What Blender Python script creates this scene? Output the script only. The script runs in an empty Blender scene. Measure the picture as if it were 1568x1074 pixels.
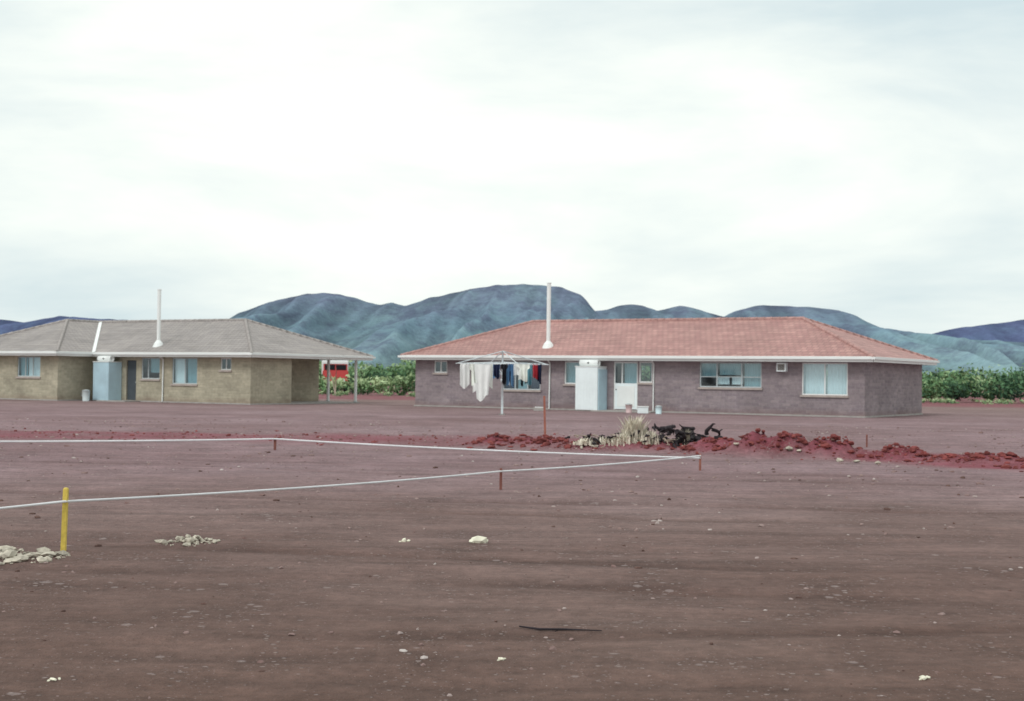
import bpy, math, random
import numpy as np
from mathutils import Vector, Matrix, noise
random.seed(7); rng=np.random.default_rng(7)
scene=bpy.context.scene
COL=scene.collection

# ---------------------------------------------------------------- materials
def srgb(r,g,b):
    f=lambda c:(c/255/12.92) if c/255<=0.04045 else ((c/255+0.055)/1.055)**2.4
    return (f(r),f(g),f(b))
class NT:
    def __init__(s,name):
        s.m=bpy.data.materials.new(name); s.m.use_nodes=True
        s.t=s.m.node_tree; s.t.nodes.clear()
        s.out=s.t.nodes.new('ShaderNodeOutputMaterial')
        s.p=s.t.nodes.new('ShaderNodeBsdfPrincipled'); s.l(s.p.outputs[0],s.out.inputs[0])
        s.p.inputs['Specular IOR Level'].default_value=0.25
    def n(s,typ,**k):
        x=s.t.nodes.new(typ)
        for a,b in k.items(): setattr(x,a,b)
        return x
    def l(s,a,b): s.t.links.new(a,b)
    def coord(s,kind='Object',scale=(1,1,1),rot=0):
        c=s.n('ShaderNodeTexCoord'); m=s.n('ShaderNodeMapping'); m.inputs['Scale'].default_value=scale
        m.inputs['Rotation'].default_value=(0,0,rot)
        s.l(c.outputs[kind],m.inputs[0]); return m.outputs[0]
    def noise(s,vec,scale,detail=4,rough=.6):
        x=s.n('ShaderNodeTexNoise'); x.inputs['Scale'].default_value=scale
        x.inputs['Detail'].default_value=detail; x.inputs['Roughness'].default_value=rough
        s.l(vec,x.inputs['Vector']); return x.outputs['Fac']
    def ramp(s,fac,stops):
        r=s.n('ShaderNodeValToRGB'); e=r.color_ramp.elements
        while len(e)<len(stops): e.new(.5)
        for i,(p,c) in enumerate(stops):
            e[i].position=p; c=c if hasattr(c,'__len__') else (c,c,c); e[i].color=(*c,1)
        s.l(fac,r.inputs[0]); return r.outputs[0]
    def mix(s,fac,a,b,mode='MIX'):
        x=s.n('ShaderNodeMix',data_type='RGBA',blend_type=mode)
        for v,i in ((fac,0),(a,6),(b,7)):
            if hasattr(v,'links') or hasattr(v,'is_output'): s.l(v,x.inputs[i])
            elif i==0: x.inputs[0].default_value=v
            else: x.inputs[i].default_value=(*v,1)
        return x.outputs[2]
    def math(s,op,a,b=None):
        x=s.n('ShaderNodeMath',operation=op)
        for i,v in enumerate((a,b)):
            if v is None: continue
            if hasattr(v,'is_output'): s.l(v,x.inputs[i])
            else: x.inputs[i].default_value=v
        return x.outputs[0]
    def bump(s,h,dist,strength=1):
        b=s.n('ShaderNodeBump'); b.inputs['Distance'].default_value=dist; b.inputs['Strength'].default_value=strength
        s.l(h,b.inputs['Height']); s.l(b.outputs[0],s.p.inputs['Normal'])
    def attr(s,name,o='Fac'):
        a=s.n('ShaderNodeAttribute',attribute_name=name); return a.outputs[o]
def simple(name,c,rough=.8,var=.25,scale=3,metal=0,bump=0):
    t=NT(name); v=t.coord()
    f=t.noise(v,scale)
    t.l(t.ramp(f,[(.3,tuple(x*(1-var) for x in c)),(.7,tuple(min(1,x*(1+var)) for x in c))]),t.p.inputs['Base Color'])
    t.p.inputs['Roughness'].default_value=rough; t.p.inputs['Metallic'].default_value=metal
    if bump: t.bump(f,bump)
    return t.m

def brick_mat(name,c1,c2,mortar):
    t=NT(name); c=t.n('ShaderNodeTexCoord'); sp=t.n('ShaderNodeSeparateXYZ'); t.l(c.outputs['Object'],sp.inputs[0])
    cb=t.n('ShaderNodeCombineXYZ'); t.l(t.math('ADD',sp.outputs[0],sp.outputs[1]),cb.inputs[0]); t.l(sp.outputs[2],cb.inputs[1])
    b=t.n('ShaderNodeTexBrick'); t.l(cb.outputs[0],b.inputs['Vector'])
    b.inputs['Scale'].default_value=1; b.inputs['Brick Width'].default_value=.39; b.inputs['Row Height'].default_value=.145
    b.inputs['Mortar Size'].default_value=.012; b.inputs['Mortar Smooth'].default_value=.3
    b.inputs['Color1'].default_value=(*c1,1); b.inputs['Color2'].default_value=(*c2,1); b.inputs['Mortar'].default_value=(*mortar,1)
    v=t.coord(); n1=t.noise(v,.7,5); n2=t.noise(v,6,3)
    col=t.mix(1,b.outputs['Color'],t.ramp(n1,[(.3,.8),(.7,1.12)]),'MULTIPLY')
    col=t.mix(1,col,t.ramp(n2,[(.3,.87),(.7,1.08)]),'MULTIPLY')
    # splash-back dirt at foot of walls
    dirt=t.ramp(t.math('ADD',sp.outputs[2],t.math('MULTIPLY',n1,.5)),[(.2,1.),(.62,0.)])
    col=t.mix(t.math('MULTIPLY',dirt,.5),col,srgb(120,86,78))
    t.l(col,t.p.inputs['Base Color']); t.p.inputs['Roughness'].default_value=.92
    t.bump(t.math('SUBTRACT',1,b.outputs['Fac']),.008)
    return t.m
def tile_mat(name,c1,c2,gap):
    t=NT(name); v=t.coord('UV')
    b=t.n('ShaderNodeTexBrick'); t.l(v,b.inputs['Vector']); b.inputs['Scale'].default_value=1
    b.inputs['Brick Width'].default_value=.3; b.inputs['Row Height'].default_value=.34; b.inputs['Mortar Size'].default_value=.022
    b.inputs['Mortar Smooth'].default_value=.6
    b.inputs['Color1'].default_value=(*c1,1); b.inputs['Color2'].default_value=(*c2,1); b.inputs['Mortar'].default_value=(*gap,1)
    o=t.coord(); n1=t.noise(o,.5,5); n2=t.noise(t.coord('UV',(.3,3,1)),1.2,3)
    col=t.mix(1,b.outputs['Color'],t.ramp(n1,[(.3,.83),(.7,1.13)]),'MULTIPLY')
    col=t.mix(1,col,t.ramp(n2,[(.3,.85),(.7,1.12)]),'MULTIPLY')
    t.l(col,t.p.inputs['Base Color']); t.p.inputs['Roughness'].default_value=.6
    w=t.n('ShaderNodeTexWave',wave_type='BANDS',bands_direction='Y',wave_profile='SAW'); w.inputs['Scale'].default_value=.314/.34
    t.l(v,w.inputs['Vector'])
    t.bump(w.outputs['Fac'],-.05)
    return t.m

M={}
M['brick_grey']=brick_mat('brick_grey',srgb(158,145,148),srgb(140,128,134),srgb(158,149,151))
M['brick_tan']=brick_mat('brick_tan',srgb(188,180,160),srgb(170,163,145),srgb(180,174,156))
M['tile_red']=tile_mat('tile_red',srgb(184,141,134),srgb(168,124,120),srgb(134,100,99))
M['tile_grey']=tile_mat('tile_grey',srgb(164,155,151),srgb(150,142,140),srgb(116,110,110))
M['cap_red']=simple('ridge_cap_red',srgb(174,136,131),.7)
M['cap_grey']=simple('ridge_cap_grey',srgb(160,153,150),.7)
M['white']=simple('white_paint',(.84,.86,.85),.5,.04,2)
M['offwhite']=simple('offwhite_metal',srgb(236,244,246),.45,.06,1.5)
M['bluewhite']=simple('galvanised_panel',srgb(184,210,222),.45,.1,1.5)
M['alu']=simple('aluminium_frame',srgb(190,198,200),.4,.05,5)
M['conc']=simple('concrete',srgb(168,164,160),.9,.15,3)
M['sill']=simple('sill_brick',srgb(178,166,160),.9,.15,4)
M['dark']=simple('dark_interior',(.015,.017,.02),.9)
M['curtain']=simple('curtain_cloth',srgb(228,242,245),.9,.06,2)
M['curtain_b']=simple('curtain_cloth_teal',srgb(146,180,188),.9,.1,2)
M['darkblue']=simple('curtain_cloth_dark',srgb(40,58,84),.9,.2,2)
def glass():
    t=NT('window_glass'); t.t.nodes.remove(t.p)
    tr=t.n('ShaderNodeBsdfTransparent'); tr.inputs[0].default_value=(.85,.93,.95,1)
    g=t.n('ShaderNodeBsdfGlossy'); g.inputs['Roughness'].default_value=.08; g.inputs[0].default_value=(.8,.9,.95,1)
    mx=t.n('ShaderNodeMixShader'); mx.inputs[0].default_value=.13
    t.l(tr.outputs[0],mx.inputs[1]); t.l(g.outputs[0],mx.inputs[2]); t.l(mx.outputs[0],t.out.inputs[0]); return t.m
M['glass']=glass()

# ---------------------------------------------------------------- mesh builder
class MB:
    def __init__(s): s.v=[]; s.f=[]; s.mi=[]; s.uv=[]; s.mats=[]
    def m(s,mat):
        if mat not in s.mats: s.mats.append(mat)
        return s.mats.index(mat)
    def face(s,pts,mat,uv=None):
        i=len(s.v); s.v+= [tuple(p) for p in pts]; s.f.append(tuple(range(i,i+len(pts)))); s.mi.append(s.m(mat)); s.uv.append(uv)
    def box(s,a,b,mat):
        x0,y0,z0=a; x1,y1,z1=b
        P=[(x0,y0,z0),(x1,y0,z0),(x1,y1,z0),(x0,y1,z0),(x0,y0,z1),(x1,y0,z1),(x1,y1,z1),(x0,y1,z1)]
        i=len(s.v); s.v+=P
        for q in ((0,3,2,1),(4,5,6,7),(0,1,5,4),(1,2,6,5),(2,3,7,6),(3,0,4,7)):
            s.f.append(tuple(i+k for k in q)); s.mi.append(s.m(mat)); s.uv.append(None)
    def tube(s,pts,rad,mat,n=8,cap=True):
        pts=[Vector(p) for p in pts]
        if not hasattr(rad,'__len__'): rad=[rad]*len(pts)
        rings=[]
        for k,p in enumerate(pts):
            d=(pts[min(k+1,len(pts)-1)]-pts[max(k-1,0)]).normalized()
            a=d.cross(Vector((0,0,1)))
            if a.length<.05: a=d.cross(Vector((1,0,0)))
            a.normalize(); b=d.cross(a)
            i=len(s.v); rings.append(i)
            for j in range(n):
                t=2*math.pi*j/n; s.v.append(tuple(p+(a*math.cos(t)+b*math.sin(t))*rad[k]))
        mi=s.m(mat)
        for k in range(len(pts)-1):
            for j in range(n):
                s.f.append((rings[k]+j,rings[k]+(j+1)%n,rings[k+1]+(j+1)%n,rings[k+1]+j)); s.mi.append(mi); s.uv.append(None)
        if cap:
            s.f.append(tuple(rings[0]+j for j in range(n))); s.mi.append(mi); s.uv.append(None)
            s.f.append(tuple(rings[-1]+j for j in reversed(range(n)))); s.mi.append(mi); s.uv.append(None)
    def obj(s,name,parent=None,smooth=False,bevel=0):
        me=bpy.data.meshes.new(name); me.from_pydata(s.v,[],s.f)
        for m in s.mats: me.materials.append(m)
        me.polygons.foreach_set('material_index',s.mi)
        if any(u is not None for u in s.uv):
            ul=me.uv_layers.new(name='UVMap'); 
            for p,u in zip(me.polygons,s.uv):
                if u is None: continue
                for li,c in zip(p.loop_indices,u): ul.data[li].uv=c
        if smooth: me.polygons.foreach_set('use_smooth',[True]*len(me.polygons))
        me.update()
        o=bpy.data.objects.new(name,me); COL.objects.link(o)
        if parent: o.parent=parent
        if bevel:
            b=o.modifiers.new('b','BEVEL'); b.width=bevel; b.segments=2; b.limit_method='ANGLE'
        return o
def empty(name,loc=(0,0,0),rz=0):
    e=bpy.data.objects.new(name,None); e.location=loc; e.rotation_euler=(0,0,rz); e.empty_display_size=.5; COL.objects.link(e); return e

# ---------------------------------------------------------------- house parts
WALLH=2.6; EZ=2.76; RISE=2.03
def wall(mb,p0,p1,ops,mat,h=WALLH,dep=.14):
    p0=Vector((*p0,0)); p1=Vector((*p1,0)); L=(p1-p0).length; d=(p1-p0)/L; nrm=Vector((d.y,-d.x,0))
    ss=sorted({0,L,*[o[0] for o in ops],*[o[1] for o in ops]}); zs=sorted({0,h,*[o[2] for o in ops],*[o[3] for o in ops]})
    pt=lambda s,z,i=0:p0+d*s+Vector((0,0,z))-nrm*i
    for a,b in zip(ss,ss[1:]):
        for c,e in zip(zs,zs[1:]):
            m=((a+b)/2,(c+e)/2)
            if any(o[0]<m[0]<o[1] and o[2]<m[1]<o[3] for o in ops): continue
            mb.face([pt(a,c),pt(b,c),pt(b,e),pt(a,e)],mat)
            mb.face([pt(a,c,dep),pt(a,e,dep),pt(b,e,dep),pt(b,c,dep)],mat)
    for a,b,c,e in [o[:4] for o in ops]:
        mb.face([pt(a,c),pt(a,c,dep),pt(b,c,dep),pt(b,c)],mat); mb.face([pt(a,e),pt(b,e),pt(b,e,dep),pt(a,e,dep)],mat)
        mb.face([pt(a,c),pt(a,e),pt(a,e,dep),pt(a,c,dep)],mat); mb.face([pt(b,c),pt(b,c,dep),pt(b,e,dep),pt(b,e)],mat)
def curtain(mb,s0,s1,z0,z1,d,mat):
    n=max(6,int((s1-s0)/.05)); prev=None
    for i in range(n+1):
        s=s0+(s1-s0)*i/n; dd=d+.025*math.sin(i*2.1)+.012*math.sin(i*.9)
        if prev: mb.face([(prev[0],prev[1],z0),(s,dd,z0),(s,dd,z1),(prev[0],prev[1],z1)],mat)
        prev=(s,dd)
def window(parent,s0,s1,z0,z1,d=0,mull=(.5,),cur=(),rail=None,frame='alu',sill=True,name='window'):
    mb=MB(); F=M[frame]; w=.055; a=d+.04; b=d+.1
    mb.box((s0,a,z0),(s1,b,z0+w),F); mb.box((s0,a,z1-w),(s1,b,z1),F)
    mb.box((s0,a,z0+w),(s0+w,b,z1-w),F); mb.box((s1-w,a,z0+w),(s1,b,z1-w),F)
    for m in mull:
        x=s0+(s1-s0)*m; mb.box((x-w/2,a+.002,z0+w),(x+w/2,b-.002,z1-w),F)
    if rail:
        z=z0+(z1-z0)*rail; xs=[s0+w]+[s0+(s1-s0)*m for m in mull]+[s1-w]
        for i,(p,q) in enumerate(zip(xs,xs[1:])):
            mb.box((p+(w/2 if i else 0),a+.004,z-.02),(q-(w/2 if i<len(xs)-2 else 0),b-.004,z+.02),F)
    mb.face([(s0+w,d+.07,z0+w),(s1-w,d+.07,z0+w),(s1-w,d+.07,z1-w),(s0+w,d+.07,z1-w)],M['glass'])
    for c in cur:
        f0,f1,g0,g1,mt=c
        curtain(mb,s0+(s1-s0)*f0,s0+(s1-s0)*f1,z0+(z1-z0)*g0,z0+(z1-z0)*g1,d+.24,M[mt])
    if sill: mb.box((s0-.06,d-.07,z0-.1),(s1+.06,d+.035,z0-.003),M['sill'])
    return mb.obj(name,parent)
def roof(parent,E,faces,R,mt,cap,hips,name='roof'):
    mb=MB(); P={**{k:(*v,EZ) for k,v in E.items()},**{k:(*v,EZ+RISE) for k,v in R.items()}}
    for f in faces:
        pts=[Vector(P[k]) for k in f]; u=(pts[1]-pts[0]).normalized(); n=(pts[1]-pts[0]).cross(pts[-1]-pts[0]).normalized(); v=n.cross(u)
        mb.face(pts,M[mt],[((p-pts[0]).dot(u),(p-pts[0]).dot(v)) for p in pts])
    ro=mb.obj(name,parent)
    mb=MB()
    for a,b in hips:
        A=Vector(P[a]);B=Vector(P[b]); n=max(2,int((B-A).length/.4))
        for i in range(n):
            p=A+(B-A)*i/n; q=A+(B-A)*(i+1.08)/n
            mb.tube([p,q],[.085,.10],M[cap],8)
    mb.obj('ridge_capping',parent,True)
def fascia(parent,poly,soff):
    mb=MB(); n=len(poly)
    for i in range(n):
        a=Vector((*poly[i],0)); b=Vector((*poly[(i+1)%n],0)); d=(b-a).normalized(); nr=Vector((d.y,-d.x,0))
        for (o0,o1,z0,z1) in ((-.03,0.0,2.54,2.79),(0.003,.11,2.66,2.775)):
            pts=[a+nr*o0,b+nr*o0,b+nr*o1,a+nr*o1]
            if z0>2.6: pts=[a+nr*o0,b+nr*o0,b+nr*o1+d*.1,a+nr*o1-d*.1]
            lo=[(p.x,p.y,z0) for p in pts]; hi=[(p.x,p.y,z1) for p in pts]
            mb.face(lo,M['white']); mb.face(hi,M['white'])
            for k in range(4): mb.face([lo[k],lo[(k+1)%4],hi[(k+1)%4],hi[k]],M['white'])
    mb.obj('fascia_and_gutter',parent)
    mb=MB()
    for q in soff: mb.face([(x,y,2.605) for x,y in q],M['white'])
    mb.obj('soffit',parent)
def flue(parent,s,d,top):
    z=EZ+RISE*(d+.6)/5.3; mb=MB()
    mb.tube([(s,d,z-.1),(s,d,top)],.105,M['white'],12)
    mb.tube([(s,d,top),(s,d,top+.05)],.125,M['white'],12)
    mb.tube([(s,d,z-.12),(s,d,z+.12),(s,d,z+.28)],[.34,.24,.115],M['white'],12)
    mb.obj('roof_flue',parent,False)
def cabinet(parent,s0,s1,d0,d1,mat):
    mb=MB(); h=2.22
    mb.box((s0,d0,.06),(s1,d1,h),M[mat]); mb.box((s0+.04,d0+.04,0),(s1-.04,d1,.06),M['conc'])
    mb.box((s0-.03,d0-.03,h),(s1+.03,d1,h+.04),M['white'])
    m=(s0+s1)/2
    for x in np.arange(s0+.12,s1-.05,.17): mb.box((x,d0-.012,.12),(x+.03,d0-.002,h-.08),M[mat])
    mb.obj('hot_water_cupboard',parent,bevel=.01)
    mb=MB(); mb.tube([(s0+.1,d0+.35,h+.2),(s1-.1,d0+.35,h+.2)],.165,M['white'],16)
    mb.tube([(m,d0+.19,h+.2),(m,d0+.15,h+.2)],.045,M['dark'],8)
    mb.obj('header_tank',parent,True)

ANG=math.radians(-31.59)
# ------------------------------------------------ main (grey brick) house
H1=empty('brick_house',(-5.5,78.3,0),ANG)
S0=.25;S1=25.4;DP=9.4
ops=[(1.49,2.34,1.85,2.5),(5.89,8.21,1.0,2.5),(9.65,10.62,1.35,2.5),(12.5,13.84,.1,2.5),(13.92,14.65,1.47,2.5),(17.2,20.4,1.29,2.5),(22.4,24.6,1.0,2.5)]
mb=MB(); B=M['brick_grey']
wall(mb,(S0,0),(S1,0),[(a-S0,b-S0,c,e) for a,b,c,e in ops],B)
wall(mb,(S1,0),(S1,DP),[],B); wall(mb,(S1,DP),(S0,DP),[(4,6,1,2.4),(14,16,1,2.4)],B); wall(mb,(S0,DP),(S0,0),[],B)
mb.obj('walls',H1)
mb=MB(); mb.box((S0-.05,-.05,-.2),(S1+.05,DP+.05,.07),M['conc']); mb.box((11.9,-1.3,-.2),(15.2,-.052,.06),M['conc']); mb.obj('slab',H1)
window(H1,*ops[0],mull=(.5,),frame='white')
window(H1,*ops[1],mull=(.33,.66),cur=[(0,.3,0,1,'darkblue'),(.36,.62,0,1,'curtain_b'),(.7,1,0,.9,'darkblue')],frame='alu')
window(H1,*ops[2],mull=(),cur=[(0,1,0,1,'curtain_b')],frame='white')
window(H1,*ops[4],mull=(),frame='white',cur=[(.7,1,0,1,'darkblue')])
window(H1,*ops[5],mull=(.28,.68),rail=.42,cur=[(.0,.27,.4,1,'curtain_b'),(.3,.66,.5,1,'curtain_b'),(.27,.46,.12,.42,'curtain'),(.5,.68,.12,.42,'curtain'),(.7,1,.0,1,'curtain_b')],frame='alu')
window(H1,*ops[6],mull=(.5,),cur=[(0,.5,0,1,'curtain'),(.52,1,0,1,'curtain')],frame='white')
mb=MB(); s0,s1=12.5,13.84
mb.box((s0,.04,.1),(s0+.06,.12,2.5),M['white']); mb.box((s1-.06,.04,.1),(s1,.12,2.5),M['white']); mb.box((s0+.06,.04,2.43),(s1-.06,.12,2.5),M['white'])
mb.box((s0+.06,.05,.12),(s1-.06,.1,1.42),M['offwhite']); mb.box((s0+.42,.052,1.42),(s0+.48,.098,2.43),M['white'])
mb.box((s0+.18,.03,.25),(s1-.18,.046,1.28),M['white'])
mb.face([(s0+.06,.07,1.42),(s1-.06,.07,1.42),(s1-.06,.07,2.43),(s0+.06,.07,2.43)],M['glass'])
curtain(mb,s0+.5,s1-.1,1.42,2.43,.24,M['curtain_b']); mb.tube([(s0+.12,.02,1.1),(s0+.12,.045,1.1)],.03,M['dark'])
mb.obj('back_door',H1)
cabinet(H1,10.85,12.1,-1.0,-.02,'offwhite')
mb=MB(); mb.box((12.1,-.9,.06),(12.14,-.02,2.1),M['bluewhite']); mb.obj('cupboard_side_shade',H1)  # bluish sheet painting in the shade on the cupboard's side
mb=MB()
mb.tube([(8.8,-.06,.05),(8.8,-.06,2.4),(8.8,-.5,2.68)],.04,M['white']); mb.tube([(14.75,-.06,.05),(14.75,-.06,2.4),(14.75,-.5,2.68)],.035,M['white'])
mb.obj('downpipes',H1,True)
mb=MB(); mb.box((21.25,-.28,2.08),(21.7,-.003,2.48),M['offwhite']); mb.box((21.3,-.29,2.13),(21.65,-.281,2.43),M['conc']); 
for k in range(5): mb.box((21.31,-.3,2.15+k*.055),(21.64,-.291,2.17+k*.055),M['dark'])
mb.obj('wall_air_conditioner',H1)
o=.6
E=dict(a=(S0-o,-o),b=(S1+o,-o),c=(S1+o,DP+o),d=(S0-o,DP+o)); hh=(DP+2*o)/2
R=dict(p=(S0-o+hh,DP/2),q=(S1+o-hh,DP/2))
roof(H1,E,['abqp','bcq','cdpq','dap'],R,'tile_red','cap_red',['ap','dp','bq','cq','pq'])
fascia(H1,[E[k] for k in 'abcd'],[[E[k] for k in 'abcd']])
flue(H1,8.2,.8,6.6)

# ------------------------------------------------ second (tan brick) house
H2=empty('brick_house',(-14,76.3,0),ANG)
B=M['brick_tan']; mb=MB()
opw=[(-15.5,-13.56,1.34,2.5)]
opf=[(-11.9,-11.3,1.5,2.5),(-9.39,-8.6,.08,2.35),(-8.19,-6.76,1.3,2.5),(-5.8,-3.9,1.05,2.5),(-2.18,-1.41,1.85,2.5)]
wall(mb,(-21.5,-2.6),(-12.1,-2.6),[(a+21.5,b+21.5,c,e) for a,b,c,e in opw],B)
wall(mb,(-12.1,-2.6),(-12.1,0),[],B)
wall(mb,(-12.1,0),(0,0),[(a+12.1,b+12.1,c,e) for a,b,c,e in opf],B)
wall(mb,(0,0),(0,3.35),[],B); wall(mb,(0,3.35),(-3,3.35),[],B); wall(mb,(-3,3.35),(-3,9.4),[(2.2,3.1,.08,2.2)],B)
wall(mb,(-3,9.4),(-21.5,9.4),[(5,7,1,2.4)],B); wall(mb,(-21.5,9.4),(-21.5,-2.6),[],B)
mb.obj('walls',H2)
mb=MB(); mb.box((-21.55,-.05,-.2),(.05,9.5,.07),M['conc']); mb.box((-21.55,-2.65,-.2),(-12.05,-.052,.07),M['conc']); mb.box((-10.5,-1.2,-.2),(-8.2,-.054,.06),M['conc']); mb.obj('slab',H2)
window(H2,*opw[0],d=-2.6,mull=(.33,.66),cur=[(0,.33,0,1,'curtain_b'),(.36,1,0,1,'curtain')])
window(H2,*opf[0],mull=(),frame='white')
window(H2,*opf[2],mull=(.35,),cur=[(.35,1,.3,1,'curtain_b')])
window(H2,*opf[3],mull=(.5,),cur=[(0,.46,0,1,'curtain'),(.5,1,0,1,'curtain_b')])
window(H2,*opf[4],mull=(.5,),frame='white')
mb=MB(); mb.box((-9.39,.09,.08),(-8.6,.13,2.35),simple('door_dark',srgb(76,82,88),.5,.15,2)); mb.tube([(-8.7,.06,1.1),(-8.7,.09,1.1)],.03,M['alu']); mb.obj('back_door',H2)  # dark grey door, toned to read as a dark opening
mb=MB(); mb.box((-3.09,5.55,.08),(-3.04,6.45,2.2),M['dark']); mb.obj('side_door',H2)
cabinet(H2,-11.0,-9.75,-1.0,-.02,'bluewhite')
mb=MB(); mb.tube([(-6.45,-.06,.05),(-6.45,-.06,2.4),(-6.45,-.5,2.68)],.045,M['white']); mb.obj('downpipe',H2,True)
mb=MB()
for (x,y) in ((-.05,9.2),(-2.2,9.3)): mb.box((x-.06,y-.06,.07),(x+.06,y+.06,2.6),M['white']); mb.box((x-.09,y-.09,.07),(x+.09,y+.09,.12),M['alu'])
mb.obj('porch_posts',H2)
E=dict(a=(.6,-.6),b=(.6,10),c=(-22.1,10),d=(-22.1,-3.2),e=(-11.5,-3.2),f=(-11.5,-.6)); R=dict(p=(-4.7,4.7),q=(-16.8,4.7),r=(-16.8,2.1))
roof(H2,E,['fapq','abp','bcqp','cdrq','der','efqr'],R,'tile_grey','cap_grey',['ap','bp','cq','pq','qr','dr','er'])
mb=MB(); a=Vector((-11.5,-.6,EZ+.03)); b=Vector((-16.8,4.7,EZ+RISE+.03)); w=Vector((.1,.1,.04))
mb.face([a-w,a+w,b+w,b-w],M['white']); mb.obj('valley_flashing',H2)
fascia(H2,[E['a'],E['b'],E['c'],E['d'],E['e'],E['f']],[[E['f'],E['a'],E['b'],(-11.5,10)],[E['d'],E['e'],(-11.5,10),E['c']]])
flue(H2,-7.5,.6,6.35)
def bin_(x,y,name,mat,r=.22,h=.6):
    mb=MB(); mb.tube([(x,y,0),(x,y,h*.97),(x,y,h)],[r*.85,r,r*1.06],mat,16); mb.tube([(x,y,h+.002),(x,y,h+.05)],[r*1.08,r*.4],M['alu'],16)
    mb.tube([(x-r*1.05,y,h*.7),(x-r*1.3,y,h*.75),(x-r*1.3,y,h*.55),(x-r*1.05,y,h*.5)],.012,M['alu'],5); return mb.obj(name,None,True)
bin_(-24.1,80.6,'rubbish_bin',M['alu'])
bin_(7.0,67.6,'bucket',simple('bucket_plastic',srgb(195,215,220),.5),.16,.35)
bin_(5.7,69.0,'bucket',simple('bucket_pink',srgb(190,165,165),.5),.17,.4)
mb=MB(); mb.box((6.05,68.0,0),(6.55,68.35,.3),M['offwhite']); mb.box((6.02,67.97,.3),(6.58,68.38,.34),M['white']); mb.obj('laundry_box',bevel=.015)
mb=MB(); mb.box((1.1,70.5,0),(1.65,70.9,.16),M['conc']); mb.box((1.17,70.57,.16),(1.58,70.83,.19),M['white']); mb.obj('gully_drain',bevel=.01)

# ---------------------------------------------------------------- ground
def fbm(x,y,o=3):
    s=0;a=1
    for _ in range(o): s+=a*noise.noise((x,y,0)); x*=2.1;y*=2.1;a*=.5
    return s
ys=list(np.arange(-12,4,2.))+list(np.arange(4,14,.1))+list(np.arange(14,42,.14)); y=42;st=.2
while y<7000: ys.append(y); y+=st; st*=1.075
xs=list(np.arange(0,14,.14)); x=14;st=.2
while x<5000: xs.append(x); x+=st; st*=1.13
xs=[-v for v in reversed(xs[1:])]+xs
def strip_c(x): return 37.2-.2*(x if x>0 else 0)-(.055*x*x if 0<x<12 else (0 if x<=0 else 7.9+.9*(x-12)))
MOUNDS=[(5.7,31.3,.9,.6,.42),(6.9,30.9,.7,.5,.36),(4.5,31.7,.7,.6,.28),(8.3,30.4,.7,.45,.26),(9.9,29.6,1.2,.45,.12),(2.9,33.0,1.7,.8,.22),(.7,33.9,.8,.5,.22),(-.4,34.3,.7,.45,.17),(12.5,28.2,1.8,.5,.09)]
TR=[(11.3,-.16,.002),(12.9,-.16,.002),(17.2,-.1,-.004),(18.9,-.1,-.004),(24.0,-.2,.006),(25.7,-.2,.006),(9.0,.22,0),(53,-.3,0),(55,-.3,0)]
def track(x,y):
    v=0
    for a,b,c in TR:
        d=y-(a+b*x+c*x*x+.35*noise.noise((x*.2,a,2)))
        if abs(d)<.7: v+=math.exp(-(d/(.13+.004*a))**2)*max(0,min(1,.65+1.3*noise.noise((x*.25,a*3,5))))
    return min(1,v)
def gh(x,y):
    h=0
    if y<75:
        h=.035*fbm(x*.25,y*.6,2)+.014*fbm(x*1.3+9,y*2.2,3)
        if y>55: h*=max(0,(75-y)/20)
        if y<30: h-=.022*track(x,y)
        if -30<x<30 and 20<y<45:
            for mx,my,rx,ry,mh in MOUNDS:
                q=((x-mx)/rx)**2+((y-my)/ry)**2
                if q<6: h+=mh*math.exp(-q*1.1)*(1+.55*fbm(x*2.2,y*2.2,3)+.5*noise.noise((x*6,y*6,3)))
            d=(y-strip_c(x)); h+=.04*math.exp(-(d/.9)**2)*(.6+fbm(x*.8,y*1.5,2))
    return h
verts=[];red=[];trk=[]
for y in ys:
    for x in xs:
        verts.append((x,y,gh(x,y)))
        trk.append(track(x,y) if y<60 and abs(x)<40 else 0)
        r=0
        if 20<y<50 and abs(x)<60:
            hw=3.2+.9*fbm(x*.3,5.5,2)+(.5 if x>3 else 0); d=abs(y-strip_c(x)+.5*fbm(x*.5,y*.8,3)); r=max(0,min(1,(hw-d)/1.8+.1))*(.72+.5*fbm(x*.35+7,y*.5,3))
            if -6<x<-.5: r*=.8
            for mx,my,rx,ry,mh in MOUNDS:
                q=((x-mx)/rx)**2+((y-my)/ry)**2; r=max(r,1.5*math.exp(-q*.9))
        if 98<y<175: r=.65+.4*fbm(x*.05,y*.1,2)
        if y>=175: r=.4
        red.append(max(0,min(1,r)))
nx=len(xs); faces=[(j*nx+i,j*nx+i+1,(j+1)*nx+i+1,(j+1)*nx+i) for j in range(len(ys)-1) for i in range(nx-1)]
me=bpy.data.meshes.new('ground'); me.from_pydata(verts,[],faces); me.polygons.foreach_set('use_smooth',[True]*len(faces))
at=me.attributes.new('red','FLOAT','POINT'); at.data.foreach_set('value',red)
at=me.attributes.new('track','FLOAT','POINT'); at.data.foreach_set('value',trk)
g=bpy.data.objects.new('ground',me); COL.objects.link(g)
t=NT('bare_earth'); v=t.coord(); vs=t.coord(scale=(.3,1.4,1),rot=.05); vl=t.coord(scale=(.1,2.2,1),rot=.12)
n1=t.noise(v,.16,5); n2=t.noise(vs,1.1,6,.7); n3=t.noise(v,9,5,.7); n4=t.noise(v,1.3,6,.7); n5=t.noise(v,45,3,.6); n6=t.noise(vl,1.6,5,.7)
col=t.ramp(n1,[(.3,srgb(121,97,93)),(.5,srgb(131,108,105)),(.7,srgb(144,122,119))])
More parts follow.
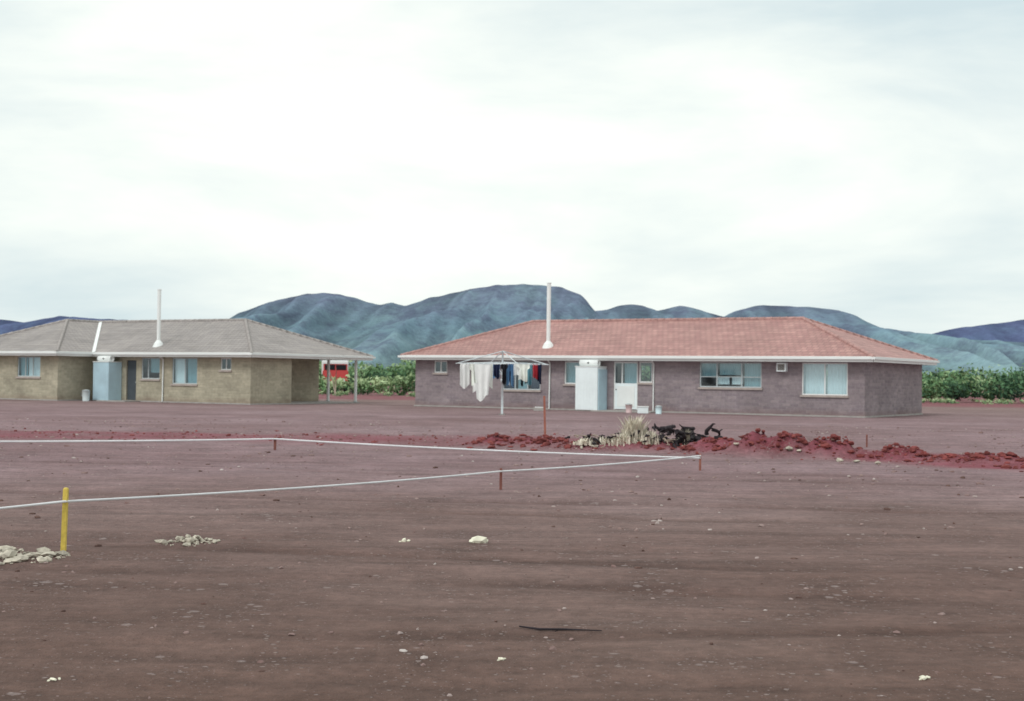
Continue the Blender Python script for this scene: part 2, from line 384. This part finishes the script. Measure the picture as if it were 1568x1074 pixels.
col=t.mix(1,col,t.ramp(n2,[(.32,.82),(.5,1.),(.7,1.14)]),'MULTIPLY')
col=t.mix(1,col,t.ramp(n6,[(.36,.86),(.5,1.),(.68,1.1)]),'MULTIPLY')
col=t.mix(1,col,t.ramp(n4,[(.3,.78),(.5,1.),(.7,1.18)]),'MULTIPLY')
col=t.mix(1,col,t.ramp(n3,[(.3,.76),(.7,1.2)]),'MULTIPLY')
col=t.mix(t.attr('track'),col,t.mix(1,col,(.72,.68,.66),'MULTIPLY'))
# near the camera: browner soil, darkened to paint in the lens vignette; pale dust flat between the strings
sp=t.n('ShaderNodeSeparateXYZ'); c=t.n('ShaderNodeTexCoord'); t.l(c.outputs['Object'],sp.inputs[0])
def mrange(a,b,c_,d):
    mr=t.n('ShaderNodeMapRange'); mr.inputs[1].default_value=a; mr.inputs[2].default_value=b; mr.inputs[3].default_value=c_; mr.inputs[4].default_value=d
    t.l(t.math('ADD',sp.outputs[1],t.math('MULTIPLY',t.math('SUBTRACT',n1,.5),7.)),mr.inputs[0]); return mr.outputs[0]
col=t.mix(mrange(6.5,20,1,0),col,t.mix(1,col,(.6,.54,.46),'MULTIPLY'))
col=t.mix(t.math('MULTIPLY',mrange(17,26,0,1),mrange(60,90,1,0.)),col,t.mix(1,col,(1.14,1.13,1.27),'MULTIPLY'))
redc=t.mix(1,t.ramp(n4,[(.3,srgb(116,57,63)),(.7,srgb(148,84,96))]),t.ramp(n3,[(.3,.72),(.7,1.22)]),'MULTIPLY')
col=t.mix(t.attr('red'),col,redc)
# pebbles / pale grit
def grit(scale,thr,amt,colr,col):
    vo=t.n('ShaderNodeTexVoronoi'); vo.inputs['Scale'].default_value=scale; t.l(v,vo.inputs['Vector'])
    pb=t.ramp(t.math('ADD',vo.outputs['Distance'],t.math('MULTIPLY',t.noise(v,1.3,4),.5)),[(thr,1.),(thr+.05,0.)])
    return t.mix(t.math('MULTIPLY',pb,amt),col,colr),pb
col,pb0=grit(4,.31,.4,srgb(172,158,156),col)
col,pb=grit(9,.34,.45,srgb(178,162,158),col)
col,pb2=grit(24,.35,.4,srgb(180,165,162),col)
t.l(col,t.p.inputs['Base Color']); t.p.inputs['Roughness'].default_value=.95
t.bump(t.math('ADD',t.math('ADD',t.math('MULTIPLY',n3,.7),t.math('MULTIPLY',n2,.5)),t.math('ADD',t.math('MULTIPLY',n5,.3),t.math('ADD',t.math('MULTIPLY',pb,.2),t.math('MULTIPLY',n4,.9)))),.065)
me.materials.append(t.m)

# ---------------------------------------------------------------- stones
phi=(1+5**.5)/2
iv=np.array([(-1,phi,0),(1,phi,0),(-1,-phi,0),(1,-phi,0),(0,-1,phi),(0,1,phi),(0,-1,-phi),(0,1,-phi),(phi,0,-1),(phi,0,1),(-phi,0,-1),(-phi,0,1)])/1.9
ifc=np.array([(0,11,5),(0,5,1),(0,1,7),(0,7,10),(0,10,11),(1,5,9),(5,11,4),(11,10,2),(10,7,6),(7,1,8),(3,9,4),(3,4,2),(3,2,6),(3,6,8),(3,8,9),(4,9,5),(2,4,11),(6,2,10),(8,6,7),(9,8,1)])
def stones(name,items,mat,parent=None):
    V=[];F=[]
    for k,(x,y,z,r) in enumerate(items):
        a=rng.uniform(0,6.28); sc=np.array([rng.uniform(.7,1.4),rng.uniform(.5,1.1),rng.uniform(.35,.75)])*r
        p=iv*(1+rng.uniform(-.3,.3,(12,1)))*sc
        c,s=math.cos(a),math.sin(a); p=np.stack([p[:,0]*c-p[:,1]*s,p[:,0]*s+p[:,1]*c,p[:,2]],1)+np.array([x,y,z])
        V.append(p);F.append(ifc+12*k)
    me=bpy.data.meshes.new(name); me.from_pydata(np.concatenate(V).tolist(),[],np.concatenate(F).tolist()); me.materials.append(mat)
    o=bpy.data.objects.new(name,me); COL.objects.link(o)
    if parent:o.parent=parent
    return o
def stone_mat(name,a,b,c):
    s=NT(name); v=s.coord(); s.l(s.ramp(s.noise(v,2.2,3),[(.3,a),(.5,b),(.68,c)]),s.p.inputs['Base Color']); s.p.inputs['Roughness'].default_value=.9; return s.m
stone_m=stone_mat('stone',srgb(112,84,80),srgb(142,120,116),srgb(190,180,176))
def field(n,y0,yspan,pw,rmin,rvar,far):
    it=[]
    for _ in range(n):
        y=y0+(rng.random()**pw)*yspan; x=rng.uniform(-.42,.42)*y
        if noise.noise((x*.35,y*.25,4))+rng.normal()*.35<-.1: continue
        r=rmin+rvar*rng.random()**6*(1 if y<15 else 1.5)+far*max(0,y-14)
        it.append((x,y,gh(x,y)+r*.1,r))
    return it
stones('scattered_stones',field(6000,6,46,1.0,.004,.025,.0006),stone_m)
dk=stone_mat('dark_clod',srgb(76,58,54),srgb(94,72,66),srgb(112,86,80))
stones('earth_clods',field(1500,6,40,1.1,.006,.026,.0004),dk)
pale=simple('pale_rock',srgb(180,172,158),.9,.45,9); white_r=simple('white_rock',srgb(228,224,204),.8,.08,6)
def pile(name,cx,cy,rx,ry,n,rmin,rmax,mat):
    it=[]
    for _ in range(n):
        a=rng.uniform(0,6.28);q=rng.random()**.6; x=cx+rx*q*math.cos(a);y=cy+ry*q*math.sin(a); r=rmin+(rmax-rmin)*rng.random()**2.2
        it.append((x,y,gh(x,y)+r*.2+.07*(1-q)*rng.random(),r))
    return stones(name,it,mat)
pile('rubble_pile',-4.75,12.6,.85,.5,210,.012,.075,pale)
pile('rubble_pile',-3.1,13.8,.32,.27,95,.01,.045,pale)
for x,y,r in ((-1.06,14.3,.045),(-.31,14.15,.08),(2.3,7.9,.03),(-.04,8.3,.02),(-2.45,7.7,.025)):
    stones('white_rock',[(x,y,gh(x,y)+r*.3,r),(x+r*.9,y+.03,gh(x,y)+r*.15,r*.5),(x-r*.8,y-.02,gh(x,y)+r*.15,r*.45)],white_r)
redm=simple('red_clod',srgb(122,64,62),.95,.45,3)
it=[]
for mx,my,rx,ry,mh in MOUNDS:
    for _ in range(int(300*rx)):
        x=mx+rng.normal()*rx*.65; y=my+rng.normal()*ry*.6; r=.015+.09*rng.random()**4; it.append((x,y,gh(x,y)+r*.2,r))
for _ in range(900):
    x=rng.uniform(-16,16); y=strip_c(x)+rng.normal()*1.6; r=.015+.05*rng.random()**4; it.append((x,y,gh(x,y)+r*.2,r))
stones('soil_clods',it,redm)
stones('pale_rubble',[(x,y,gh(x,y)+.03,r) for x,y,r in ((6.0,30.7,.13),(6.2,30.6,.08),(4.9,31,.07),(6.6,28.6,.09),(6.9,28.4,.07),(7.3,28.3,.06),(1.9,32.3,.09),(1.6,32.2,.07),(3.9,32.2,.07))],pale)

# ---------------------------------------------------------------- dead brush pile
bp=empty('brush_pile',(2.95,32.9,0))
char=simple('charred_wood',srgb(50,44,48),.9,.4,5); deadw=simple('dead_wood',srgb(165,150,136),.9,.3,5); straw=simple('dry_straw',srgb(214,206,190),.9,.25,5)
def sticks(name,n,mat,cx,cy,rx,ry,zc,L,rad,seed):
    r=random.Random(seed); mb=MB()
    for _ in range(n):
        x=cx+r.gauss(0,rx); y=cy+r.gauss(0,ry); z=zc*r.random()+.1
        a=r.uniform(0,6.28); e=r.gauss(-.05,.2); l=r.uniform(.4,1)*L; rr=rad*r.uniform(.4,1.2)
        p=Vector((x,y,z)); pts=[p.copy()]; d=Vector((math.cos(a)*math.cos(e),math.sin(a)*math.cos(e),math.sin(e)))
        for k in range(5):
            d=(d+Vector((r.gauss(0,.3),r.gauss(0,.3),r.gauss(-.06,.2)))).normalized(); p=p+d*l/5; p.z=min(max(p.z,.05),zc+.22); pts.append(p.copy())
            if k in(1,3) and r.random()<.7:
                q=p.copy(); dd=(d+Vector((r.gauss(0,.8),r.gauss(0,.8),r.gauss(.0,.5)))).normalized()
                mb.tube([q,q+dd*l*.15,q+dd*l*.25+Vector((0,0,-.02))],[rr*.5,rr*.35,rr*.12],mat,5)
        mb.tube(pts,[rr,rr*.9,rr*.8,rr*.6,rr*.45,rr*.2],mat,6)
    return mb.obj(name,bp,True)
sticks('charred_branches',70,char,.72,.1,.42,.25,.42,.5,.055,1)
sticks('charred_branches_left',30,char,-1.1,-.1,.22,.2,.22,.4,.05,2)
sticks('charred_roots',36,char,1.4,-.1,.28,.2,.24,.45,.055,12)
sticks('dead_branches',50,deadw,-.4,-.1,.5,.3,.25,.5,.022,3)
mb=MB(); r=random.Random(8)
for k in range(18):
    a=r.uniform(0,6.28); b=.15*r.random(); x=-.1+math.cos(a)*b; y=.05+math.sin(a)*b; h=r.uniform(.4,.8)
    mb.tube([(x,y,.05),(x+r.gauss(0,.04),y,h*.5),(x+r.gauss(0,.09),y+r.gauss(0,.05),h)],[.09,.065,.02],straw,7)
mb.obj('dead_stump',bp,True)
mb=MB(); r=random.Random(5)
for cx,cy,n,h,sp_ in ((-.1,0,520,.72,.16),(-.75,-.2,260,.22,.25),(.25,-.2,200,.4,.14),(-.4,-.25,240,.3,.18),(1.1,.1,160,.42,.1),(-1.2,-.3,120,.2,.15)):
    for _ in range(n):
        x=cx+r.gauss(0,sp_);y=cy+r.gauss(0,sp_*.7); a=r.uniform(0,6.28); le=h*r.uniform(.4,1.1)*math.exp(-((x-cx)/sp_)**2*.2); lean=r.uniform(.05,.5)
        p=Vector((x,y,.12)); t1=p+Vector((math.cos(a)*lean*le*.4,math.sin(a)*lean*le*.4,le*.6)); t2=t1+Vector((math.cos(a)*lean*le*.7,math.sin(a)*lean*le*.7,le*.35))
        w=Vector((-math.sin(a),math.cos(a),0))*.017
        mb.face([p-w,p+w,t1+w,t1-w],straw); mb.face([t1-w,t1+w,t2],straw)
mb.obj('dry_grass_clump',bp)

# ---------------------------------------------------------------- survey stakes and string
wood_r=simple('stake_wood_red',srgb(160,104,90),.85,.2,8); wood=simple('stake_wood',srgb(128,84,76),.9,.2,8); yel=simple('yellow_paint',srgb(214,188,90),.6,.22,14)
def stake(x,y,h,w,mat,name,lean=(0,0)):
    z0=gh(x,y)-.05; mb=MB(); a=w/2; lx,ly=lean
    pts=[(x-a,y-a),(x+a,y-a),(x+a,y+a),(x-a,y+a)]
    lo=[(px,py,z0) for px,py in pts]; hi=[(px+lx,py+ly,h) for px,py in pts]; ch=[(x+lx+(px-x)*.6,y+ly+(py-y)*.6,h+.015) for px,py in pts]
    mb.face(lo[::-1],mat); mb.face(ch,mat)
    for k in range(4):
        mb.face([lo[k],lo[(k+1)%4],hi[(k+1)%4],hi[k]],mat); mb.face([hi[k],hi[(k+1)%4],ch[(k+1)%4],ch[k]],mat)
    return mb.obj(name)
stake(-4.1,13.1,.57,.042,yel,'survey_stake',(.015,0))
stake(-.14,20.9,.3,.04,wood,'survey_stake'); stake(-5.1,30.8,.29,.05,wood,'survey_stake'); stake(3.46,26,.28,.035,wood_r,'survey_stake')
stake(.9,37.3,1.16,.055,wood_r,'survey_stake',(-.04,0)); stake(-13,29,.22,.05,wood,'survey_stake'); stake(-5.0,12.2,.45,.05,wood,'survey_stake')
stake(9.0,36.0,.3,.035,wood,'survey_stake')
strm=simple('white_string',(.72,.72,.74),.7,.08,3)
def string(pts,rad,name,sag=.02):
    mb=MB(); P=[]
    for a,b in zip(pts,pts[1:]):
        for k in range(14):
            u=k/14; p=Vector(a).lerp(Vector(b),u); p.z-=sag*4*u*(1-u)*(Vector(a)-Vector(b)).length*.12; P.append(p)
    P.append(Vector(pts[-1]))
    P=[(p.x,p.y+.0,max(p.z,gh(p.x,p.y)+.03)) for p in P]
    n=len(P); R=[rad[0]+(rad[1]-rad[0])*i/(n-1) for i in range(n)]
    mb.tube(P,R,strm,6); return mb.obj(name,None,True)
string([(-13,28.97,.19),(-5.1,30.76,.255),(3.46,25.97,.22)],(.024,.017),'boundary_string',.03)
string([(-5.0,12.17,.41),(-4.09,13.06,.46),(-.14,20.87,.27),(3.46,25.96,.26)],(.011,.016),'boundary_string',.03)
mb=MB(); mb.tube([(.07,9.25,gh(.07,9.25)+.01),(.2,9.2,gh(.2,9.2)+.012),(.36,9.22,gh(.36,9.22)+.01),(.6,9.18,gh(.6,9.18)+.01)],[.005,.008,.007,.003],char,6)
mb.tube([(.3,9.2,.015),(.38,9.3,.02)],[.005,.002],char,5); mb.obj('fallen_twig',None,True)

# ---------------------------------------------------------------- rotary clothesline
cl=empty('rotary_clothesline',(-.4,61.8,0)); mb=MB(); galv=simple('galvanised_steel',srgb(215,222,226),.45,.08,3)
mb.tube([(0,0,0),(0,0,1.5)],.05,galv,10); mb.tube([(0,0,1.5),(0,0,2.8)],.036,galv,10); mb.tube([(0,0,0),(0,0,.06)],.14,M['conc'],12); mb.box((-.08,-.08,1.42),(.08,.08,1.58),galv)
mb.tube([(.08,0,1.5),(.3,0,1.45),(.3,0,1.3)],.014,galv,6); mb.obj('pole',cl,True)
mb=MB(); A0=math.radians(18); ends=[]
for k in range(4):
    a=A0+k*math.pi/2; e=Vector((2.12*math.cos(a),2.12*math.sin(a),2.22)); ends.append(e)
    mb.tube([(0,0,2.3),e],.022,galv,6); mb.tube([(0,0,2.78),e*.98+Vector((0,0,.04))],.022,galv,5); mb.tube([(0,0,1.75),e*.45+Vector((0,0,1.24))],.012,galv,5)
mb.obj('arms',cl,True); mb=MB()
for f in (.35,.5,.66,.83,1.):
    for k in range(4):
        a=ends[k].copy();b=ends[(k+1)%4].copy(); a=Vector((a.x*f,a.y*f,2.3-.08*f));b=Vector((b.x*f,b.y*f,2.3-.08*f)); m=(a+b)/2; m.z-=.03
        mb.tube([a,m,b],.007,galv,4)
mb.obj('wires',cl)
cols={'w':(.86,.87,.86),'c':srgb(240,243,236),'n':srgb(34,44,72),'b':srgb(86,126,166),'r':srgb(170,50,60),'k':srgb(36,36,42),'t':srgb(104,154,168)}
cm={k:simple('cloth_'+k,v,.9,.05,4) for k,v in cols.items()}
def cloth(x,y,w,h,z,mat,name,ang=.2,shape='towel',seed=0):
    r=random.Random(seed); nx_,nz_=14,12; V=[];F=[]; ph=r.uniform(0,6)
    for j in range(nz_+1):
        q=j/nz_
        for i in range(nx_+1):
            u=i/nx_-.5; ww=w
            if shape=='shirt': ww=w*(1.0 if q<.3 else .62)
            if shape=='gather': ww=w*(1-.35*q)
            fx=u*ww; fy=(.03+.05*q)*math.sin(u*14+ph)+.06*q*math.sin(q*3+ph)
            zz=z-q*h*(1-.09*math.sin(u*5+ph)) -.03*(1-abs(2*u))
            if shape=='trousers' and q>.35 and abs(u)<.08: zz=z-.35*h
            V.append((x+fx*math.cos(ang)-fy*math.sin(ang),y+fx*math.sin(ang)+fy*math.cos(ang),zz))
    for j in range(nz_):
        for i in range(nx_): a=j*(nx_+1)+i; F.append((a,a+1,a+nx_+2,a+nx_+1))
    me=bpy.data.meshes.new(name); me.from_pydata(V,[],F); me.materials.append(mat); me.polygons.foreach_set('use_smooth',[True]*len(F))
    o=bpy.data.objects.new(name,me); COL.objects.link(o); o.parent=cl
L=[(-1.62,-.35,.42,1.0,'w','towel'),(-1.2,-.6,.46,.9,'c','shirt'),(-.85,-.7,.75,1.5,'w','gather'),(-.62,-.2,.4,1.05,'c','trousers'),(-1.05,.5,.5,1.2,'w','towel'),
(-.25,-.8,.28,.6,'n','towel'),(.08,-.9,.3,.85,'k','shirt'),(.33,-.7,.3,.95,'b','trousers'),(.62,-.5,.36,.5,'w','towel'),(.88,-.6,.6,.72,'c','shirt'),
(1.12,.2,.3,.85,'t','towel'),(1.42,-.3,.2,.62,'r','towel'),(1.6,-.15,.2,.8,'n','towel'),(.2,.6,.5,.8,'n','shirt'),(-.3,.8,.4,.6,'b','towel'),(.95,.9,.3,.9,'k','trousers')]
for i,(x,y,w,h,c,s) in enumerate(L): cloth(x,y,w,h,2.24,cm[c],'clothes_'+str(i+1),rng.uniform(-.35,.35),s,i)

# ---------------------------------------------------------------- truck behind the scrub
tk=empty('red_truck',(-16.6,134,0),math.radians(8)); rp=simple('red_vehicle_paint',srgb(200,80,80),.35,.08,1); mb=MB()
mb.box((-1.15,0,.9),(1.15,.1,1.5),rp); mb.box((-1.2,.12,.9),(1.2,2.0,2.05),rp); mb.box((-1.1,.2,2.05),(1.1,1.9,2.7),rp); mb.box((-1.15,.15,2.7),(1.15,1.95,2.95),M['white'])
mb.box((-1.0,.17,2.12),(-.05,.198,2.62),M['dark']); mb.box((.05,.17,2.12),(1.0,.198,2.62),M['dark'])
mb.box((-.9,-.04,1.0),(-.6,-.004,1.25),M['white']); mb.box((.6,-.04,1.0),(.9,-.004,1.25),M['white'])
mb.obj('cab',tk,bevel=.05); mb=MB(); mb.box((-1.25,2.1,1.0),(1.25,7,1.3),rp); mb.box((-1.25,2.1,1.3),(1.25,7,3.1),M['white']); mb.obj('body',tk,bevel=.04); mb=MB()
for x in (-1.0,1.0):
    for y in (.9,5.5): mb.tube([(x-.14,y,.48),(x+.14,y,.48)],.48,char,18)
mb.obj('wheels',tk,True)

# ---------------------------------------------------------------- scrub
def shrubs(name,items,leaf,nl,mat,trunk=True):
    V=[];F=[];C=[];vi=0
    for (x,y,w,h,tone) in items:
        k=rng.integers(6,11); cl_=[]
        for _ in range(k):
            cl_.append((rng.normal()*w*.3,rng.normal()*w*.3,h*rng.uniform(.3,.86),rng.uniform(.16,.34)*w))
        ci=rng.integers(0,k,nl); cc=np.array(cl_)[ci]; ct=rng.normal(size=k)*.13
        d=rng.normal(size=(nl,3)); d/=np.linalg.norm(d,axis=1)[:,None]; rr=rng.random(nl)**.4
        p=cc[:,:3]+d*(cc[:,3]*rr)[:,None]*np.array([1,1,.75]); p[:,2]=np.clip(p[:,2],.1,None)
        a=rng.normal(size=(nl,3)); a/=np.linalg.norm(a,axis=1)[:,None]; b=np.cross(a,rng.normal(size=(nl,3))); b/=np.linalg.norm(b,axis=1)[:,None]
        s=(leaf*rng.uniform(.5,1.3,nl))[:,None]
        q=np.stack([p-a*s,p-b*s*.5,p+a*s,p+b*s*.5],1)+np.array([x,y,0]); V.append(q.reshape(-1,3))
        F.append(np.arange(vi,vi+4*nl).reshape(-1,4)); vi+=4*nl
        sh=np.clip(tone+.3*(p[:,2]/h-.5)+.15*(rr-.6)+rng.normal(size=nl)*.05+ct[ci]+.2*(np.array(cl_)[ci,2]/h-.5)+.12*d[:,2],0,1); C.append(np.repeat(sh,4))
    me=bpy.data.meshes.new(name); me.from_pydata(np.concatenate(V).tolist(),[],np.concatenate(F).tolist())
    at=me.attributes.new('tone','FLOAT','POINT'); at.data.foreach_set('value',np.concatenate(C)); me.materials.append(mat)
    o=bpy.data.objects.new(name,me); COL.objects.link(o)
    return o
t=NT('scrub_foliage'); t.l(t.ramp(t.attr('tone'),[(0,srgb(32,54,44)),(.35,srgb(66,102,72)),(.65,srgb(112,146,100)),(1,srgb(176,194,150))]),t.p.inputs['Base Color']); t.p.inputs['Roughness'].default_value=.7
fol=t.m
its=[]
for _ in range(330):
    y=rng.uniform(0,1)**1.3*130+119; x=rng.uniform(-.42,.42)*y
    if -19<x<-12.5 and 126<y<140: continue
    hgt=1.0+2.6*rng.random()**1.3; its.append((x,y,hgt*rng.uniform(1.1,1.7),hgt,rng.uniform(.1,.75)))
for x in (31,34.5,38.5,41,46,50,27,54): its.append((x+rng.uniform(-1,1),rng.uniform(116,122),4.5,rng.uniform(1.7,3.7),rng.uniform(.15,.5)))
for x in np.arange(-22,-4,2.2): its.append((x,rng.uniform(119,126),3,rng.uniform(1.1,1.8),rng.uniform(.5,.85)))
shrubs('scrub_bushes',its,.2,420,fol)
its=[]
for _ in range(900):
    y=240+rng.random()**1.5*900; x=rng.uniform(-.45,.45)*y; h=rng.uniform(2,4.4); its.append((x,y,h*rng.uniform(1.3,2.5),h,rng.uniform(.15,.55)))
shrubs('distant_scrub',its,.55,90,fol)
its=[(x,y,.7,.35,.7) for x,y in zip(rng.uniform(-45,60,170),rng.uniform(104,121,170))]
shrubs('low_grass_tufts',its,.09,60,fol)
mb=MB(); r=random.Random(3)
for _ in range(110):
    y=r.uniform(117,170); x=r.uniform(-.4,.4)*y; h=r.uniform(1.2,2.6)
    for k in range(3):
        a=r.uniform(0,6.28); mb.tube([(x,y,0),(x+.25*math.cos(a),y+.25*math.sin(a),h*.5),(x+.7*math.cos(a),y+.7*math.sin(a),h)],[.07,.05,.02],char if r.random()<.5 else deadw,5)
mb.obj('scrub_stems',None,True)

# ---------------------------------------------------------------- hills
def hills(name,R,prof,depth0,back,nx_,ny_,seed,amp,mat,xr):
    px=[p[0] for p in prof];pz=[p[1] for p in prof]; X=np.linspace(xr[0],xr[1],nx_); V=[];T=[]
    TT=list(np.linspace(0,1,ny_))+list(np.linspace(1,2,14))[1:]
    for tt in TT:
        for x in X:
            wx=x+ (1-min(tt,1))*60*noise.noise((x*.004,tt*2,seed))+(1-min(tt,1))*90
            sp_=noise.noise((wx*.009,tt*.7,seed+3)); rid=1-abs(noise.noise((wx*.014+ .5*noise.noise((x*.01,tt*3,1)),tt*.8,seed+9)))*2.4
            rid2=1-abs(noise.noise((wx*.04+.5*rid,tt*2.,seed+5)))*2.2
            P=np.interp(x+ (1-min(tt,1))*25*sp_,px,pz)
            if tt<=1:
                cap=1/(1+math.exp(-(tt-.86-.03*sp_)/.012))
                s=(.40*tt**.9+.50*tt**max(1.,2.6-1.4*rid+sp_))+.10*cap ; g_=4*tt*(1-tt)
                h=P*s+g_*amp*(.75*(rid-.4)+.4*(rid2-.4)+.3*sp_)+1.5*noise.noise((x*.03,tt*8,seed))
                h+=P*.012*noise.noise((x*.05,3,seed)) if tt>.9 else 0
                y=depth0+(R-depth0)*tt+ (60*noise.noise((x*.003,2,seed)))*math.sin(math.pi*tt)
            else:
                u=tt-1; h=P*(1-u*u*.9)+10*u*noise.noise((x*.01,u*4,seed)); y=R+back*u
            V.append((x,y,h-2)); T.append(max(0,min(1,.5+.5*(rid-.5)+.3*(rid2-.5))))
    n=len(TT); F=[(j*nx_+i,j*nx_+i+1,(j+1)*nx_+i+1,(j+1)*nx_+i) for j in range(n-1) for i in range(nx_-1)]
    me=bpy.data.meshes.new(name); me.from_pydata(V,[],F); me.polygons.foreach_set('use_smooth',[True]*len(F)); me.materials.append(mat)
    at=me.attributes.new('spur_shade','FLOAT','POINT'); at.data.foreach_set('value',T)
    o=bpy.data.objects.new(name,me); COL.objects.link(o)
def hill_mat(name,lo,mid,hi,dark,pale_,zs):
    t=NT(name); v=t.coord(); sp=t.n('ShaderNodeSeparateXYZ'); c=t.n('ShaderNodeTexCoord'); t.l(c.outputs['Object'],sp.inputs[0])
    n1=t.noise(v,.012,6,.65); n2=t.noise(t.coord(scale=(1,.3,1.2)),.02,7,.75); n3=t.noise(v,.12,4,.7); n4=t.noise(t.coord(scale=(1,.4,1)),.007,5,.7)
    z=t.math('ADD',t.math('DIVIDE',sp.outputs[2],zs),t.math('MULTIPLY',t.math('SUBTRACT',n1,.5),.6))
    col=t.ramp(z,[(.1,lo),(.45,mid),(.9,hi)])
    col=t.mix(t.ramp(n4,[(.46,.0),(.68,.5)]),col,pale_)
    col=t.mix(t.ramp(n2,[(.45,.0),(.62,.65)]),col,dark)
    col=t.mix(1,col,t.ramp(t.attr('spur_shade'),[(.1,.6),(.85,1.18)]),'MULTIPLY')  # relief shading painted into the colour: gullies darker, spurs lighter
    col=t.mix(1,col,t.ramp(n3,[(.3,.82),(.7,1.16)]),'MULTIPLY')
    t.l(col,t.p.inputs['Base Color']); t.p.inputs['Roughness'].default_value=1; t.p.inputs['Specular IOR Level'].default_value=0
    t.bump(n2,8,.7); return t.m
main=[(-1400,50),(-800,50),(-588,57),(-533,74),(-484,90),(-462,107),(-412,125),(-346,141),(-291,141),(-247,128),(-225,124),(-203,127.5),(-181,121),(-137,137),(-70,151),(-26,159.5),(18,162),(84,157.6),(117,142.5),(137,117.5),(161,121),(199,130),(221,128.5),(243,118),(282,127),(304,125),(332,115.5),(368,109),(387,124),(425,131),(502,128.6),(552,123.7),(591,97),(657,86.5),(723,80.6),(789,76),(864,72.5),(1010,60),(1400,50)]
far=[(-2600,120),(-1600,140),(-1296,134),(-1230,127),(-1147,145),(-1031,138),(-940,134.6),(-800,120),(-470,105),(357,105),(853,120),(1000,124),(1084,127),(1134,143),(1217,154),(1296,165),(1514,178),(2600,150)]
hills('hills',2400,main,1250,900,620,80,1.3,17,hill_mat('hazed_hill_slope',srgb(136,160,166),srgb(114,138,152),srgb(108,118,138),srgb(86,90,112),srgb(128,156,160),150),(-1400,1400))  # slope colours have bluish aerial haze mixed in
hills('hills',3600,far,2300,900,420,40,7.7,14,hill_mat('hazed_far_hill_slope',srgb(122,144,166),srgb(98,116,146),srgb(90,98,132),srgb(80,84,116),srgb(110,132,158),160),(-2600,2600))  # far range: distance haze painted as bluer base colours

# ---------------------------------------------------------------- world, sun, camera
w=bpy.data.worlds.new('World'); scene.world=w; w.use_nodes=True; nt=w.node_tree; nt.nodes.clear()
out=nt.nodes.new('ShaderNodeOutputWorld'); bg=nt.nodes.new('ShaderNodeBackground'); bg.inputs[1].default_value=.1; nt.links.new(bg.outputs[0],out.inputs[0])
sky=nt.nodes.new('ShaderNodeTexSky'); sky.sky_type='NISHITA'; sky.sun_disc=False; sky.sun_elevation=math.radians(48); sky.sun_rotation=math.radians(220)
tc=nt.nodes.new('ShaderNodeTexCoord'); mp=nt.nodes.new('ShaderNodeMapping'); mp.inputs['Scale'].default_value=(1.3,1.3,5); mp.inputs['Location'].default_value=(2.1,.2,.9)
nz=nt.nodes.new('ShaderNodeTexNoise'); nz.inputs['Scale'].default_value=1.7; nz.inputs['Detail'].default_value=6; nz.inputs['Roughness'].default_value=.55; nz.inputs['Distortion'].default_value=.3
nt.links.new(tc.outputs['Generated'],mp.inputs[0]); nt.links.new(mp.outputs[0],nz.inputs['Vector'])
rp_=nt.nodes.new('ShaderNodeValToRGB'); rp_.color_ramp.elements[0].position=.33; rp_.color_ramp.elements[1].position=.61; nt.links.new(nz.outputs['Fac'],rp_.inputs[0])
mx=nt.nodes.new('ShaderNodeMix'); mx.data_type='RGBA'; mx.inputs[6].default_value=(6.8,8.0,8.3,1); mx.inputs[7].default_value=(10.5,10.9,10.2,1); nt.links.new(rp_.outputs[0],mx.inputs[0])
m2=nt.nodes.new('ShaderNodeMix'); m2.data_type='RGBA'; m2.inputs[0].default_value=.96; nt.links.new(sky.outputs[0],m2.inputs[6]); nt.links.new(mx.outputs[2],m2.inputs[7]); nt.links.new(m2.outputs[2],bg.inputs[0])
sd=bpy.data.lights.new('sun','SUN'); sd.energy=1.35; sd.angle=math.radians(18); sd.color=(1,.98,.95); so=bpy.data.objects.new('sun',sd); COL.objects.link(so)
so.rotation_euler=(math.radians(42),0,math.radians(-40))
cd=bpy.data.cameras.new('camera'); cd.lens=50; cd.sensor_width=36; cd.clip_end=12000; cd.clip_start=.1
cd.dof.use_dof=True; cd.dof.focus_distance=11; cd.dof.aperture_fstop=4.5
co=bpy.data.objects.new('camera',cd); COL.objects.link(co)
co.matrix_world=Matrix.Translation((0,0,1.65))@Matrix.Rotation(math.radians(90+1.078),4,'X')@Matrix.Rotation(math.radians(.716),4,'Z')
scene.camera=co
scene.view_settings.view_transform='Standard'; scene.view_settings.look='None'; scene.view_settings.exposure=0
